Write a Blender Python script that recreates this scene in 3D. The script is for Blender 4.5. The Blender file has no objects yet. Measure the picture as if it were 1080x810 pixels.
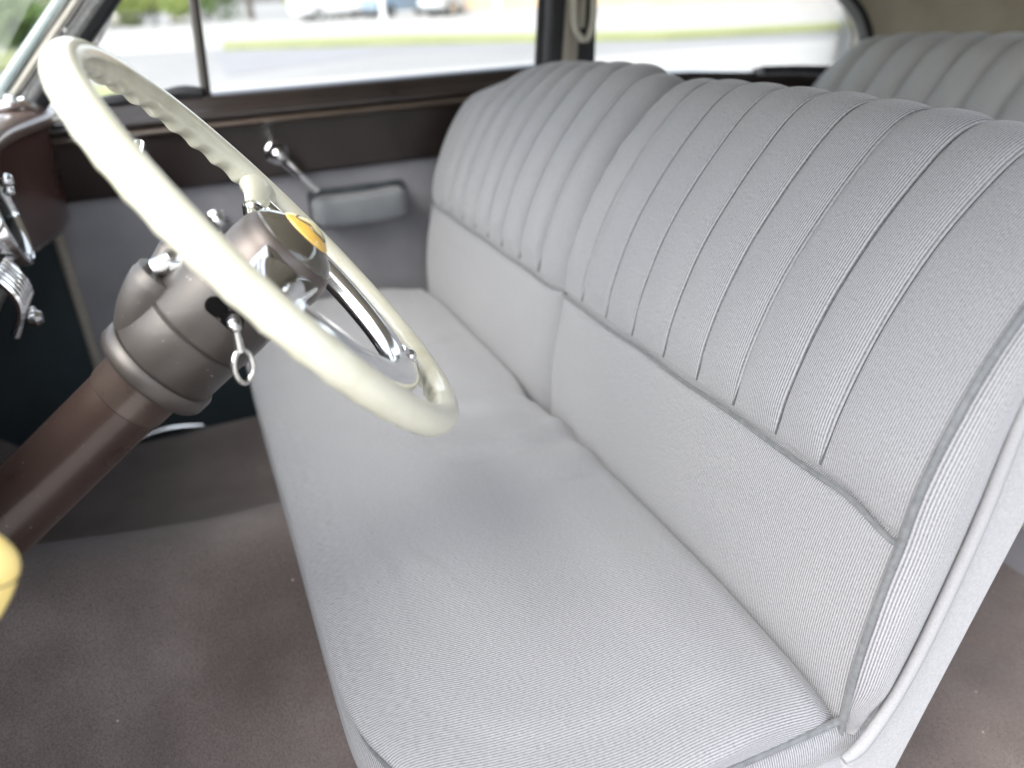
import bpy, bmesh, math, random
from mathutils import Vector, Matrix, noise
random.seed(7)
PI = math.pi
SC = bpy.context.scene
COL = SC.collection
GZ = 1.42            # eye height above the car park; everything is first built with the eye at z = 0 and lifted at the end

# ------------------------------------------------------------------ camera
cam_d = bpy.data.cameras.new("camera"); cam = bpy.data.objects.new("camera", cam_d); COL.objects.link(cam)
AX = Vector((-0.3871035, -0.40199209, 0.82979108)).normalized()     # world axes seen in camera space (x right, y down, z forward)
AY = Vector((-0.92092093, 0.21281858, -0.32651631)); AY = (AY - AX * AY.dot(AX)).normalized()
AZ = AX.cross(AY)
cx = Vector((AX.x, AY.x, AZ.x)); cy = -Vector((AX.y, AY.y, AZ.y)); cz = -Vector((AX.z, AY.z, AZ.z))
cam.matrix_world = Matrix(((cx.x, cy.x, cz.x, 0), (cx.y, cy.y, cz.y, 0), (cx.z, cy.z, cz.z, 0), (0, 0, 0, 1)))
cam_d.sensor_width = 36; cam_d.lens = 36 * 836 / 1080
cam_d.clip_start = 0.02; cam_d.clip_end = 600
cam_d.dof.use_dof = True; cam_d.dof.focus_distance = 0.86; cam_d.dof.aperture_fstop = 2.5
SC.camera = cam

# ------------------------------------------------------------------ light
W = bpy.data.worlds.new("World"); SC.world = W; W.use_nodes = True
wn = W.node_tree.nodes; wl = W.node_tree.links
bg = wn["Background"]; sky = wn.new("ShaderNodeTexSky"); sky.sky_type = 'NISHITA'; sky.sun_disc = False
SUN = Vector((-0.22, 0.58, 0.78)).normalized()
sky.sun_elevation = math.asin(SUN.z); sky.sun_rotation = math.atan2(SUN.x, SUN.y)
sky.air_density = 1.0; sky.dust_density = 3.0; sky.ozone_density = 1.0
hs_ = wn.new('ShaderNodeHueSaturation'); hs_.inputs['Saturation'].default_value = .42      # thin bright cloud
wl.new(sky.outputs[0], hs_.inputs['Color']); wl.new(hs_.outputs[0], bg.inputs[0]); bg.inputs[1].default_value = 0.15
sl = bpy.data.lights.new("sun", 'SUN'); sl.energy = 0.5; sl.angle = math.radians(75); sl.color = (1, .96, .9)
so = bpy.data.objects.new("sun", sl); COL.objects.link(so); so.rotation_euler = SUN.to_track_quat('Z', 'Y').to_euler()
so.location = (0, -4, 8)
SC.view_settings.view_transform = 'Standard'; SC.view_settings.look = 'None'
SC.view_settings.exposure = 2.33; SC.view_settings.gamma = 1

# ------------------------------------------------------------------ materials
def newmat(name):
    m = bpy.data.materials.new(name); m.use_nodes = True
    return m, m.node_tree.nodes, m.node_tree.links, m.node_tree.nodes["Principled BSDF"]
def N(nodes, t, **kw):
    n = nodes.new(t)
    for k, v in kw.items(): setattr(n, k, v)
    return n
def ramp(nodes, stops):
    r = nodes.new("ShaderNodeValToRGB"); e = r.color_ramp.elements
    while len(e) < len(stops): e.new(0.5)
    for i, (p, c) in enumerate(stops):
        e[i].position = p; e[i].color = (*c, 1) if len(c) == 3 else c
    return r
def mathn(nodes, links, op, a, b=None, c=None):
    n = nodes.new("ShaderNodeMath"); n.operation = op
    for i, v in enumerate((a, b, c)):
        if v is None: continue
        if isinstance(v, (int, float)): n.inputs[i].default_value = v
        else: links.new(v, n.inputs[i])
    return n.outputs[0]

def mottled(name, c1, c2, scale=20, rough=.6, metal=0, bump=0, bscale=200, coat=0, detail=4, sheen=0, rvar=0, spec=.5, specks=0):
    m, n, l, b = newmat(name)
    tc = N(n, "ShaderNodeTexCoord"); t = N(n, "ShaderNodeTexNoise"); t.inputs["Scale"].default_value = scale; t.inputs["Detail"].default_value = detail
    l.new(tc.outputs["Object"], t.inputs["Vector"])
    r = ramp(n, [(.3, c1), (.7, c2)]); l.new(t.outputs[0], r.inputs[0]); l.new(r.outputs[0], b.inputs["Base Color"])
    if specks:                                        # small chips and dust
        t3 = N(n, "ShaderNodeTexNoise"); t3.inputs["Scale"].default_value = 150; t3.inputs["Detail"].default_value = 3; l.new(tc.outputs["Object"], t3.inputs["Vector"])
        r3 = ramp(n, [(.70, (0, 0, 0)), (.76, (specks, specks, specks))]); l.new(t3.outputs[0], r3.inputs[0])
        mx3 = N(n, "ShaderNodeMix", data_type='RGBA'); l.new(r3.outputs[0], mx3.inputs[0]); l.new(r.outputs[0], mx3.inputs[6]); mx3.inputs[7].default_value = (.5, .47, .43, 1); l.new(mx3.outputs[2], b.inputs["Base Color"])
    b.inputs["Roughness"].default_value = rough; b.inputs["Metallic"].default_value = metal
    b.inputs["Coat Weight"].default_value = coat; b.inputs["Coat Roughness"].default_value = .05
    b.inputs["Specular IOR Level"].default_value = spec
    if sheen: b.inputs["Sheen Weight"].default_value = sheen; b.inputs["Sheen Roughness"].default_value = .5
    if rvar:
        mr = N(n, "ShaderNodeMapRange"); mr.inputs[3].default_value = rough - rvar; mr.inputs[4].default_value = rough + rvar
        l.new(t.outputs[0], mr.inputs[0]); l.new(mr.outputs[0], b.inputs["Roughness"])
    if bump:
        t2 = N(n, "ShaderNodeTexNoise"); t2.inputs["Scale"].default_value = bscale; t2.inputs["Detail"].default_value = 3
        l.new(tc.outputs["Object"], t2.inputs["Vector"])
        bp = N(n, "ShaderNodeBump"); bp.inputs["Strength"].default_value = 1; bp.inputs["Distance"].default_value = bump
        l.new(t2.outputs[0], bp.inputs["Height"]); l.new(bp.outputs[0], b.inputs["Normal"])
    return m

def ribbed(name, lo, hi, pitch=.0027, depth=.0006):
    """Bedford cord: fine ribs that run along V of the UV map (U is in metres), woven speckle and soft wear."""
    m, n, l, b = newmat(name)
    uv = N(n, "ShaderNodeUVMap"); sx = N(n, "ShaderNodeSeparateXYZ"); l.new(uv.outputs[0], sx.inputs[0])
    tc = N(n, "ShaderNodeTexCoord")
    wob = N(n, "ShaderNodeTexNoise"); wob.inputs["Scale"].default_value = 18; l.new(tc.outputs["Object"], wob.inputs["Vector"])
    u2 = mathn(n, l, 'MULTIPLY_ADD', wob.outputs[0], .0010, sx.outputs[0])
    ph = mathn(n, l, 'MULTIPLY', u2, 2 * PI / pitch)
    s = mathn(n, l, 'SINE', ph); s01 = mathn(n, l, 'MULTIPLY_ADD', s, .5, .5)
    sp = mathn(n, l, 'POWER', s01, .6)
    # weave across the ribs
    mp = N(n, "ShaderNodeMapping"); mp.inputs["Scale"].default_value = (700, 260, 1); l.new(uv.outputs[0], mp.inputs[0])
    wv = N(n, "ShaderNodeTexNoise"); wv.inputs["Scale"].default_value = 1; wv.inputs["Detail"].default_value = 2; l.new(mp.outputs[0], wv.inputs["Vector"])
    f = mathn(n, l, 'MULTIPLY_ADD', wv.outputs[0], .55, mathn(n, l, 'MULTIPLY', sp, .62))
    r = ramp(n, [(.18, lo), (.95, hi)]); l.new(f, r.inputs[0])
    big = N(n, "ShaderNodeTexNoise"); big.inputs["Scale"].default_value = 5; big.inputs["Detail"].default_value = 5; l.new(tc.outputs["Object"], big.inputs["Vector"])
    r2 = ramp(n, [(.3, (.95, .95, .958)), (.7, (1.0, .997, .988))]); l.new(big.outputs[0], r2.inputs[0])
    mx = N(n, "ShaderNodeMix", data_type='RGBA', blend_type='MULTIPLY'); mx.inputs[0].default_value = 1
    l.new(r.outputs[0], mx.inputs[6]); l.new(r2.outputs[0], mx.inputs[7]); l.new(mx.outputs[2], b.inputs["Base Color"])
    b.inputs["Roughness"].default_value = .85; b.inputs["Sheen Weight"].default_value = .25; b.inputs["Sheen Roughness"].default_value = .4
    b.inputs["Specular IOR Level"].default_value = .2
    h = mathn(n, l, 'MULTIPLY_ADD', wv.outputs[0], .35, sp)
    bp = N(n, "ShaderNodeBump"); bp.inputs["Strength"].default_value = .8; bp.inputs["Distance"].default_value = depth
    l.new(h, bp.inputs["Height"]); l.new(bp.outputs[0], b.inputs["Normal"])
    return m

def glass(name, tint, refl=.9):
    m, n, l, b = newmat(name); n.remove(b)
    out = n["Material Output"]
    tr = N(n, "ShaderNodeBsdfTransparent"); tr.inputs[0].default_value = (*tint, 1)
    gl = N(n, "ShaderNodeBsdfGlossy"); gl.inputs["Roughness"].default_value = .02
    fr = N(n, "ShaderNodeFresnel"); fr.inputs[0].default_value = 1.45
    mx = N(n, "ShaderNodeMixShader"); l.new(mathn(n, l, 'MULTIPLY', fr.outputs[0], refl), mx.inputs[0])
    l.new(tr.outputs[0], mx.inputs[1]); l.new(gl.outputs[0], mx.inputs[2]); l.new(mx.outputs[0], out.inputs[0])
    return m

M = {}
M['cord'] = ribbed('ribbed_grey_cloth', (.055, .057, .065), (.358, .357, .369))
M['cord_rear'] = ribbed('ribbed_rear_cloth', (.26, .26, .255), (.50, .50, .495), depth=.0005)
M['piping'] = mottled('grey_piping', (.085, .09, .094), (.135, .14, .145), 120, .55, sheen=.2)
M['wool'] = mottled('smooth_wool', (.27, .268, .276), (.345, .343, .351), 300, .95, bump=.0012, bscale=900, sheen=.3, spec=.15)
M['base_trim'] = mottled('base_trim', (.22, .22, .228), (.29, .29, .30), 900, .9, bump=.0004, bscale=600)
M['thread'] = mottled('dark_thread', (.05, .053, .06), (.085, .09, .098), 500, .9)
M['seam_dark'] = mottled('dark_webbing', (.03, .035, .04), (.06, .065, .07), 30, .9)
M['door_cloth'] = mottled('door_cloth', (.19, .186, .20), (.235, .23, .245), 9, .95, bump=.0004, bscale=500, sheen=.15, spec=.15)
M['arm_cloth'] = mottled('armrest_cloth', (.125, .132, .142), (.155, .163, .173), 14, .9, bump=.0004, bscale=500, sheen=.2)
M['garnish'] = mottled('dark_brown_garnish', (.018, .013, .0115), (.03, .0225, .0195), 6, .30, coat=.25, rvar=.06)
M['garnish_line'] = mottled('brown_moulding', (.06, .045, .035), (.09, .068, .055), 8, .35, coat=.3)
M['dash'] = mottled('maroon_brown_dash', (.05, .022, .018), (.075, .033, .026), 5, .28, coat=.4, rvar=.05)
M['dash_top'] = mottled('brown_dash_top', (.085, .055, .045), (.13, .09, .075), 6, .3, coat=.4)
M['ivory'] = mottled('ivory_plastic', (.60, .585, .475), (.66, .645, .54), 10, .28, coat=.45, rvar=.06)
def ivory_mat():
    m, n, l, b = newmat('aged_ivory')
    tc = N(n, "ShaderNodeTexCoord"); t = N(n, "ShaderNodeTexNoise"); t.inputs["Scale"].default_value = 16; t.inputs["Detail"].default_value = 6; t.inputs["Roughness"].default_value = .65
    l.new(tc.outputs["Object"], t.inputs["Vector"]); r = ramp(n, [(.28, (.45, .425, .315)), (.5, (.545, .53, .43)), (.75, (.58, .565, .475))]); l.new(t.outputs[0], r.inputs[0])
    v = N(n, "ShaderNodeTexVoronoi", feature='DISTANCE_TO_EDGE'); v.inputs["Scale"].default_value = 26; 
    w = N(n, "ShaderNodeTexNoise"); w.inputs["Scale"].default_value = 40; l.new(tc.outputs["Object"], w.inputs["Vector"])
    va = N(n, "ShaderNodeMix", data_type='VECTOR'); va.inputs[0].default_value = .06; l.new(tc.outputs["Object"], va.inputs[4]); l.new(w.outputs[1], va.inputs[5]); l.new(va.outputs[1], v.inputs["Vector"])
    k = mathn(n, l, 'MULTIPLY', mathn(n, l, 'LESS_THAN', v.outputs["Distance"], .012), mathn(n, l, 'GREATER_THAN', t.outputs[0], .57))
    mx = N(n, "ShaderNodeMix", data_type='RGBA'); l.new(mathn(n, l, 'MULTIPLY', k, .22), mx.inputs[0]); l.new(r.outputs[0], mx.inputs[6]); mx.inputs[7].default_value = (.36, .31, .2, 1)
    l.new(mx.outputs[2], b.inputs["Base Color"]); b.inputs["Roughness"].default_value = .3; b.inputs["Coat Weight"].default_value = .5; b.inputs["Coat Roughness"].default_value = .06
    mr = N(n, "ShaderNodeMapRange"); mr.inputs[3].default_value = .2; mr.inputs[4].default_value = .45; l.new(t.outputs[0], mr.inputs[0]); l.new(mr.outputs[0], b.inputs["Roughness"])
    return m
M['ivory'] = ivory_mat()
M['yellowed'] = mottled('yellowed_plastic', (.78, .58, .17), (.86, .67, .25), 14, .3, coat=.4)
M['chrome'] = mottled('chrome', (.80, .81, .82), (.88, .88, .89), 30, .07, metal=1, rvar=.03)
M['chrome_soft'] = mottled('brushed_chrome', (.86, .87, .88), (.92, .92, .92), 30, .17, metal=1, rvar=.05)
M['chrome_dull'] = mottled('dull_chrome', (.55, .55, .54), (.7, .7, .69), 60, .22, metal=1, rvar=.08)
M['column'] = mottled('brown_column_paint', (.048, .041, .037), (.072, .063, .058), 14, .42, metal=.5, coat=.12, specks=.5, bump=.00012, bscale=400, rvar=.08)
M['column_mid'] = mottled('mid_brown_column', (.062, .045, .038), (.085, .063, .054), 12, .3, metal=.4, coat=.3, rvar=.08)
M['column_low'] = mottled('dark_brown_column', (.036, .022, .018), (.056, .036, .03), 9, .3, metal=.3, coat=.2, specks=.3, bump=.00003, bscale=300, rvar=.08)
M['hub'] = mottled('hub_metal', (.10, .084, .076), (.135, .116, .106), 30, .36, metal=.6, rvar=.05)
M['black'] = mottled('black_rubber', (.012, .012, .014), (.022, .022, .025), 20, .6)
M['void'] = mottled('matt_black', (.003, .003, .003), (.005, .005, .005), 20, 1.0, spec=.05)
M['smoke'] = mottled('smoked_lens', (.05, .045, .035), (.085, .075, .06), 20, .08, coat=.8)
M['emblem'] = mottled('emblem_yellow', (.72, .42, .07), (.8, .5, .12), 50, .3, coat=.6)
M['emblem_pale'] = mottled('emblem_pale', (.72, .62, .30), (.8, .70, .4), 50, .3, coat=.6)
M['kick'] = mottled('dark_kick_board', (.014, .024, .029), (.022, .034, .04), 10, .8)
M['windlace'] = mottled('windlace_cord', (.22, .20, .17), (.36, .33, .29), 260, .9, bump=.0006, bscale=500)
M['windlace_dark'] = mottled('speckled_windlace', (.12, .12, .12), (.42, .41, .39), 420, .9, bump=.0006, bscale=500)
M['headliner'] = mottled('taupe_headliner', (.38, .345, .275), (.46, .425, .345), 12, .95, bump=.0004, bscale=500)
M['cream_paint'] = mottled('cream_trim', (.55, .52, .43), (.65, .61, .52), 12, .4)
M['green_trim'] = mottled('grey_green_trim', (.30, .36, .36), (.40, .46, .45), 12, .35)
M['body'] = mottled('dark_body_paint', (.03, .022, .02), (.045, .034, .03), 4, .25, coat=.8)
M['strap'] = mottled('cord_strap', (.42, .40, .34), (.56, .54, .47), 300, .9, bump=.0008, bscale=500)
M['pane'] = glass('window_glass', (.97, .985, .975))
M['pane_green'] = glass('windscreen_glass', (.93, .96, .945), .25)
M['lens'] = glass('dial_glass', (.85, .9, .88))
M['dial'] = mottled('dial_face', (.34, .38, .33), (.46, .50, .44), 30, .4)
M['asphalt'] = mottled('pale_tarmac', (.165, .165, .16), (.20, .20, .195), .35, .9, bump=.004, bscale=60, detail=8)
M['concrete'] = mottled('pale_concrete', (.25, .25, .237), (.29, .29, .277), .5, .9, detail=8)
M['pale_slab'] = mottled('pale_slab', (.30, .29, .27), (.36, .35, .33), 1.2, .9, bump=.003, bscale=50, detail=8)
M['road'] = mottled('grey_road', (.15, .153, .16), (.175, .178, .185), .6, .9, detail=8)
M['grass'] = mottled('grass', (.165, .185, .075), (.21, .225, .10), .9, .9, detail=9)
M['leaf'] = mottled('leaves', (.05, .10, .02), (.12, .19, .04), 1.5, .7)
M['leaf_yellow'] = mottled('yellow_leaves', (.11, .16, .025), (.2, .25, .05), 1.5, .7)
M['bark'] = mottled('bark', (.07, .055, .045), (.12, .10, .085), 6, .95, bump=.01, bscale=30)
M['tan_wall'] = mottled('tan_render', (.40, .29, .19), (.46, .34, .23), .6, .9)
M['plinth'] = mottled('grey_plinth', (.22, .23, .24), (.28, .29, .3), .6, .9)
M['roof'] = mottled('brown_roof', (.12, .08, .06), (.17, .12, .09), 1, .9)
M['dark_glass'] = mottled('dark_glass', (.03, .04, .05), (.05, .06, .07), 2, .1)
M['car_blue'] = mottled('blue_grey_paint', (.16, .23, .30), (.19, .26, .33), 2, .3, coat=.8)
M['car_white'] = mottled('white_paint', (.72, .72, .72), (.8, .8, .8), 2, .3, coat=.8)
M['car_silver'] = mottled('silver_paint', (.42, .46, .48), (.5, .53, .55), 2, .3, metal=.3, coat=.8)
M['pole'] = mottled('pale_pole', (.66, .68, .68), (.74, .76, .76), 3, .5)
M['rock'] = mottled('pale_rock', (.5, .48, .43), (.66, .63, .57), 3, .9, bump=.03, bscale=8)

def carpet_mat():
    m, n, l, b = newmat('brown_carpet')
    tc = N(n, "ShaderNodeTexCoord")
    t = N(n, "ShaderNodeTexNoise"); t.inputs["Scale"].default_value = 4.5; t.inputs["Detail"].default_value = 6; l.new(tc.outputs["Object"], t.inputs["Vector"])
    r = ramp(n, [(.3, (.085, .066, .059)), (.52, (.140, .110, .099)), (.72, (.20, .164, .15))]); l.new(t.outputs[0], r.inputs[0])
    f = N(n, "ShaderNodeTexNoise"); f.inputs["Scale"].default_value = 420; f.inputs["Detail"].default_value = 2; l.new(tc.outputs["Object"], f.inputs["Vector"])
    r2 = ramp(n, [(.3, (.65, .65, .65)), (.7, (1.2, 1.2, 1.2))]); l.new(f.outputs[0], r2.inputs[0])
    mx = N(n, "ShaderNodeMix", data_type='RGBA', blend_type='MULTIPLY'); mx.inputs[0].default_value = 1
    l.new(r.outputs[0], mx.inputs[6]); l.new(r2.outputs[0], mx.inputs[7])
    v = N(n, "ShaderNodeTexVoronoi"); v.inputs["Scale"].default_value = 42; v.inputs["Randomness"].default_value = 1; l.new(tc.outputs["Object"], v.inputs["Vector"])
    wn_ = N(n, "ShaderNodeTexNoise"); wn_.inputs["Scale"].default_value = 7; l.new(tc.outputs["Object"], wn_.inputs["Vector"])
    lim = mathn(n, l, 'MULTIPLY_ADD', wn_.outputs[0], .13, -.012)
    k = mathn(n, l, 'LESS_THAN', v.outputs["Distance"], lim)
    k2 = mathn(n, l, 'MULTIPLY', k, mathn(n, l, 'GREATER_THAN', wn_.outputs[0], .57))
    mx2 = N(n, "ShaderNodeMix", data_type='RGBA'); l.new(k2, mx2.inputs[0]); l.new(mx.outputs[2], mx2.inputs[6]); mx2.inputs[7].default_value = (.42, .39, .35, 1)
    l.new(mx2.outputs[2], b.inputs["Base Color"])
    b.inputs["Roughness"].default_value = .97; b.inputs["Sheen Weight"].default_value = .35; b.inputs["Specular IOR Level"].default_value = .1
    bp = N(n, "ShaderNodeBump"); bp.inputs["Strength"].default_value = 1; bp.inputs["Distance"].default_value = .0025
    l.new(f.outputs[0], bp.inputs["Height"]); l.new(bp.outputs[0], b.inputs["Normal"])
    return m
M['carpet'] = carpet_mat()

# ------------------------------------------------------------------ mesh helpers
class MB:
    def __init__(s): s.v = []; s.f = []; s.uv = []; s.mi = []
    def add(s, vs, fs, uvs=None, mi=0):
        o = len(s.v); s.v += [tuple(v) for v in vs]; s.uv += list(uvs) if uvs else [(0, 0)] * len(vs)
        s.f += [tuple(i + o for i in f) for f in fs]; s.mi += [mi] * len(fs); return s
    def grid(s, rows, uvs=None, cu=False, cv=False, mi=0):
        n, m = len(rows), len(rows[0]); fs = []
        for i in range(n if cu else n - 1):
            for j in range(m if cv else m - 1):
                a, b = i, (i + 1) % n; c, d = j, (j + 1) % m
                fs.append((a * m + c, a * m + d, b * m + d, b * m + c))
        return s.add([p for r in rows for p in r], fs, [u for r in uvs for u in r] if uvs else None, mi)
    def box(s, lo, hi, mi=0):
        x0, y0, z0 = lo; x1, y1, z1 = hi
        v = [(x, y, z) for x in (x0, x1) for y in (y0, y1) for z in (z0, z1)]
        return s.add(v, [(0, 1, 3, 2), (4, 6, 7, 5), (0, 4, 5, 1), (2, 3, 7, 6), (0, 2, 6, 4), (1, 5, 7, 3)], mi=mi)
    def prism(s, poly, x0, x1, mi=0):          # (y, z) outline pushed along x
        n = len(poly); v = [(x0, y, z) for y, z in poly] + [(x1, y, z) for y, z in poly]
        f = [(i, (i + 1) % n, n + (i + 1) % n, n + i) for i in range(n)] + [tuple(range(n - 1, -1, -1)), tuple(range(n, 2 * n))]
        return s.add(v, f, mi=mi)
    def tube(s, path, r, seg=12, closed=False, mi=0, flat=1.0, up=None, caps=True):
        P = [Vector(p) for p in path]; n = len(P); rows = []; uvs = []; prev = None; L = 0
        for i, p in enumerate(P):
            a = P[(i - 1) % n] if (closed or i > 0) else p; b = P[(i + 1) % n] if (closed or i < n - 1) else p
            t = (b - a).normalized()
            if up is not None: u = Vector(up) - t * t.dot(Vector(up))
            elif prev is None: u = t.orthogonal()
            else: u = prev - t * prev.dot(t)
            u.normalize(); prev = u; w = t.cross(u)
            rr = r(i / max(1, n - 1)) if callable(r) else r
            if i: L += (p - P[i - 1]).length
            rows.append([p + u * math.cos(2 * PI * k / seg) * rr * flat + w * math.sin(2 * PI * k / seg) * rr for k in range(seg)])
            uvs.append([(rr * 2 * PI * k / seg, L) for k in range(seg)])
        s.grid(rows, uvs, cu=closed, cv=True, mi=mi)
        if not closed and caps:
            o = len(s.v)
            s.add(rows[0], [tuple(range(seg - 1, -1, -1))], mi=mi); s.add(rows[-1], [tuple(range(seg))], mi=mi)
        return s
    def lathe(s, prof, origin, axis, seg=40, mi=0, u0=None, squash=1.0):
        a = Vector(axis).normalized(); u = Vector(u0) if u0 is not None else a.orthogonal(); u = (u - a * u.dot(a)).normalized(); w = a.cross(u); o = Vector(origin)
        rows = [[o + a * h + (u * math.cos(2 * PI * k / seg) + w * math.sin(2 * PI * k / seg) * squash) * r for k in range(seg)] for h, r in prof]
        s.grid(rows, cv=True, mi=mi)
        for row, rev in ((rows[0], True), (rows[-1], False)):
            s.add(row, [tuple(range(seg - 1, -1, -1)) if rev else tuple(range(seg))], mi=mi)
        return s
    def ball(s, c, r, seg=16, mi=0, sc=(1, 1, 1)):
        c = Vector(c); rows = []
        for i in range(1, seg // 2):
            t = PI * i / (seg // 2)
            rows.append([c + Vector((r * sc[0] * math.sin(t) * math.cos(2 * PI * k / seg), r * sc[1] * math.sin(t) * math.sin(2 * PI * k / seg), r * sc[2] * math.cos(t))) for k in range(seg)])
        s.grid(rows, cv=True, mi=mi)
        o = len(s.v); n = len(rows)
        top = c + Vector((0, 0, r * sc[2])); bot = c - Vector((0, 0, r * sc[2]))
        s.add([top] + rows[0], [(0, 1 + k, 1 + (k + 1) % seg) for k in range(seg)], mi=mi)
        s.add([bot] + rows[-1], [(0, 1 + (k + 1) % seg, 1 + k) for k in range(seg)], mi=mi)
        return s
    def build(s, name, mats, parent=None, smooth=True, bevel=0, angle=35, merge=True, segs=3):
        me = bpy.data.meshes.new(name); off = Vector((0, 0, 0))
        if parent is not None: off = world_off(parent)
        me.from_pydata([Vector(v) - off for v in s.v], [], s.f)
        if not isinstance(mats, (list, tuple)): mats = [mats]
        for m in mats: me.materials.append(M[m] if isinstance(m, str) else m)
        for p, k in zip(me.polygons, s.mi): p.material_index = k
        ul = me.uv_layers.new(name="UVMap")
        for lp in me.loops: ul.data[lp.index].uv = s.uv[lp.vertex_index]
        bm = bmesh.new(); bm.from_mesh(me)
        if merge: bmesh.ops.remove_doubles(bm, verts=bm.verts, dist=1e-5)
        bmesh.ops.recalc_face_normals(bm, faces=bm.faces); bm.to_mesh(me); bm.free()
        if smooth:
            me.shade_smooth(); me.set_sharp_from_angle(angle=math.radians(angle))
        o = bpy.data.objects.new(name, me); COL.objects.link(o); o.parent = parent
        if bevel:
            b = o.modifiers.new("bevel", 'BEVEL'); b.width = bevel; b.segments = segs; b.limit_method = 'ANGLE'; b.angle_limit = math.radians(40); b.harden_normals = True
        return o

def world_off(o):
    v = Vector((0, 0, 0))
    while o is not None: v += o.location; o = o.parent
    return v
def tag(o, label=None, cat=None, group=None, kind=None):
    if label: o["label"] = label
    if cat: o["category"] = cat
    if group: o["group"] = group
    if kind: o["kind"] = kind
    return o
def thing(name, loc, label, cat, group=None):
    o = bpy.data.objects.new(name, None); COL.objects.link(o); o.location = loc; o.empty_display_size = .05
    return tag(o, label, cat, group)
def spline(pts, n):
    """Catmull-Rom through pts, n samples evenly spread along its length."""
    P = [Vector(p) for p in pts]; P = [P[0] * 2 - P[1]] + P + [P[-1] * 2 - P[-2]]; out = []
    for i in range(1, len(P) - 2):
        for k in range(24):
            t = k / 24; a, b, c, d = P[i - 1], P[i], P[i + 1], P[i + 2]
            out.append(.5 * ((2 * b) + (c - a) * t + (2 * a - 5 * b + 4 * c - d) * t * t + (3 * b - a - 3 * c + d) * t ** 3))
    out.append(P[-2]); L = [0]
    for a, b in zip(out[:-1], out[1:]): L.append(L[-1] + (b - a).length)
    res = []; j = 0
    for i in range(n):
        s = L[-1] * i / (n - 1)
        while j < len(L) - 2 and L[j + 1] < s: j += 1
        f = (s - L[j]) / max(1e-9, L[j + 1] - L[j]); res.append(out[j].lerp(out[j + 1], min(1, max(0, f))))
    return res
def sstep(a, b, x):
    t = min(1, max(0, (x - a) / (b - a))); return t * t * (3 - 2 * t)
def lin(tbl, x):
    if x <= tbl[0][0]: return tbl[0][1]
    for (a, b), (c, d) in zip(tbl[:-1], tbl[1:]):
        if x <= c: return b + (d - b) * (x - a) / (c - a)
    return tbl[-1][1]

# ================================================================== the car's shell and the setting
FZ = -.96
def floor_z(x, y):
    hump = (.19 + .06 * sstep(.0, .5, y)) * math.exp(-abs((x - 1.13) / .23) ** 2.2) * (1 - .35 * sstep(-.2, -1.0, y))
    z = FZ + hump + max(0, y - .42) * .9
    z += .004 * noise.noise(Vector((x * 6, y * 6, 0))) + .003 * noise.noise(Vector((x * 17, y * 17, 4)))
    return z
mb = MB(); xs = [.16 + i * (1.93 - .16) / 90 for i in range(91)]; ys = [-2.0 + j * 2.75 / 120 for j in range(121)]
mb.grid([[(x, y, floor_z(x, y)) for y in ys] for x in xs])
tag(mb.build('floor', 'carpet'), kind='structure')

mb = MB(); mb.box((-40, -60, -GZ - .3), (160, 60, -GZ)); tag(mb.build('ground', 'asphalt', smooth=False), kind='structure')
def strip(name, pts, mat, h):   # flat outline on the ground
    m = MB(); n = len(pts)
    m.add([(x, y, -GZ - .05) for x, y in pts] + [(x, y, -GZ + h) for x, y in pts],
          [tuple(range(n, 2 * n))] + [(i, (i + 1) % n, n + (i + 1) % n, n + i) for i in range(n)])
    return tag(m.build(name, mat, smooth=False), kind='structure')
strip('pavement', [(2.6, 9), (2.6, -40), (11.5, -40), (14.8, -8), (16.5, 9)], 'concrete', .012)
strip('road', [(17.5, -1.2), (20.4, -5.5), (17.0, -9.5), (14.2, -15), (9, -30), (13, -36), (17.0, -15), (20.0, -9.2), (23.2, -6.4), (26.5, -1.6)], 'road', .008)
strip('far_pavement', [(27.5, -2), (24.5, -7.5), (20.5, -11.6), (17.3, -17), (13.4, -38), (30, -45), (60, -12), (75, 20), (34, 18)], 'concrete', .01)
strip('verge', [(26.2, -1.9), (22.8, -6.3), (20.1, -8.8), (17.4, -11.2), (16.2, -14.8), (12.8, -36), (14.0, -37), (17.7, -15.5), (19.5, -12.0), (22.5, -9.7), (26.3, -7.2), (29.5, -2.1)], 'grass', .12)
strip('lawn', [(24, 3.0), (24, 8), (32, 12), (33, 4.0)], 'grass', .1)
strip('lawn', [(44, 5.4), (44, 16), (95, 34), (95, 10)], 'grass', .1)
strip('lawn', [(14.0, .55), (14.0, 1.4), (17.0, 1.5), (16.8, .62)], 'grass', .1)

strip('forecourt', [(-14, 8), (-14, -12), (.0, -12), (.0, 8)], 'pale_slab', .008)  # unseen pale ground, added to bounce daylight into the car
# body: floor pan, sills, roof, pillars, rear quarter panels, all one car
car = thing('vintage_car', (1.05, -.6, FZ - .2), 'dark vintage saloon around the seats, with its pillars, headliner and closed passenger door', 'car')
mb = MB(); mb.box((.16, -2.05, FZ - .12), (1.93, .80, FZ - .03)); mb.build('floor_pan', 'body', car, bevel=.01)
mb = MB()
mb.box((.10, -2.3, FZ - .16), (.30, .42, FZ + .015)); mb.box((1.90, -2.3, FZ - .16), (2.02, .9, FZ - .03)); mb.build('sill', 'body', car, bevel=.02)
mb = MB(); mb.box((.15, .76, FZ - .1), (1.95, .80, -.24)); mb.build('firewall', 'kick', car, smooth=False)
mb = MB(); mb.box((.15, .34, -.27), (1.93, .80, -.215)); mb.build('cowl', 'body', car, bevel=.02)
# kick board ahead of the passenger door
mb = MB(); mb.box((1.9, .285, FZ + .0), (1.94, .78, -.27)); mb.build('kick_board', 'kick', car, smooth=False)
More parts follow.
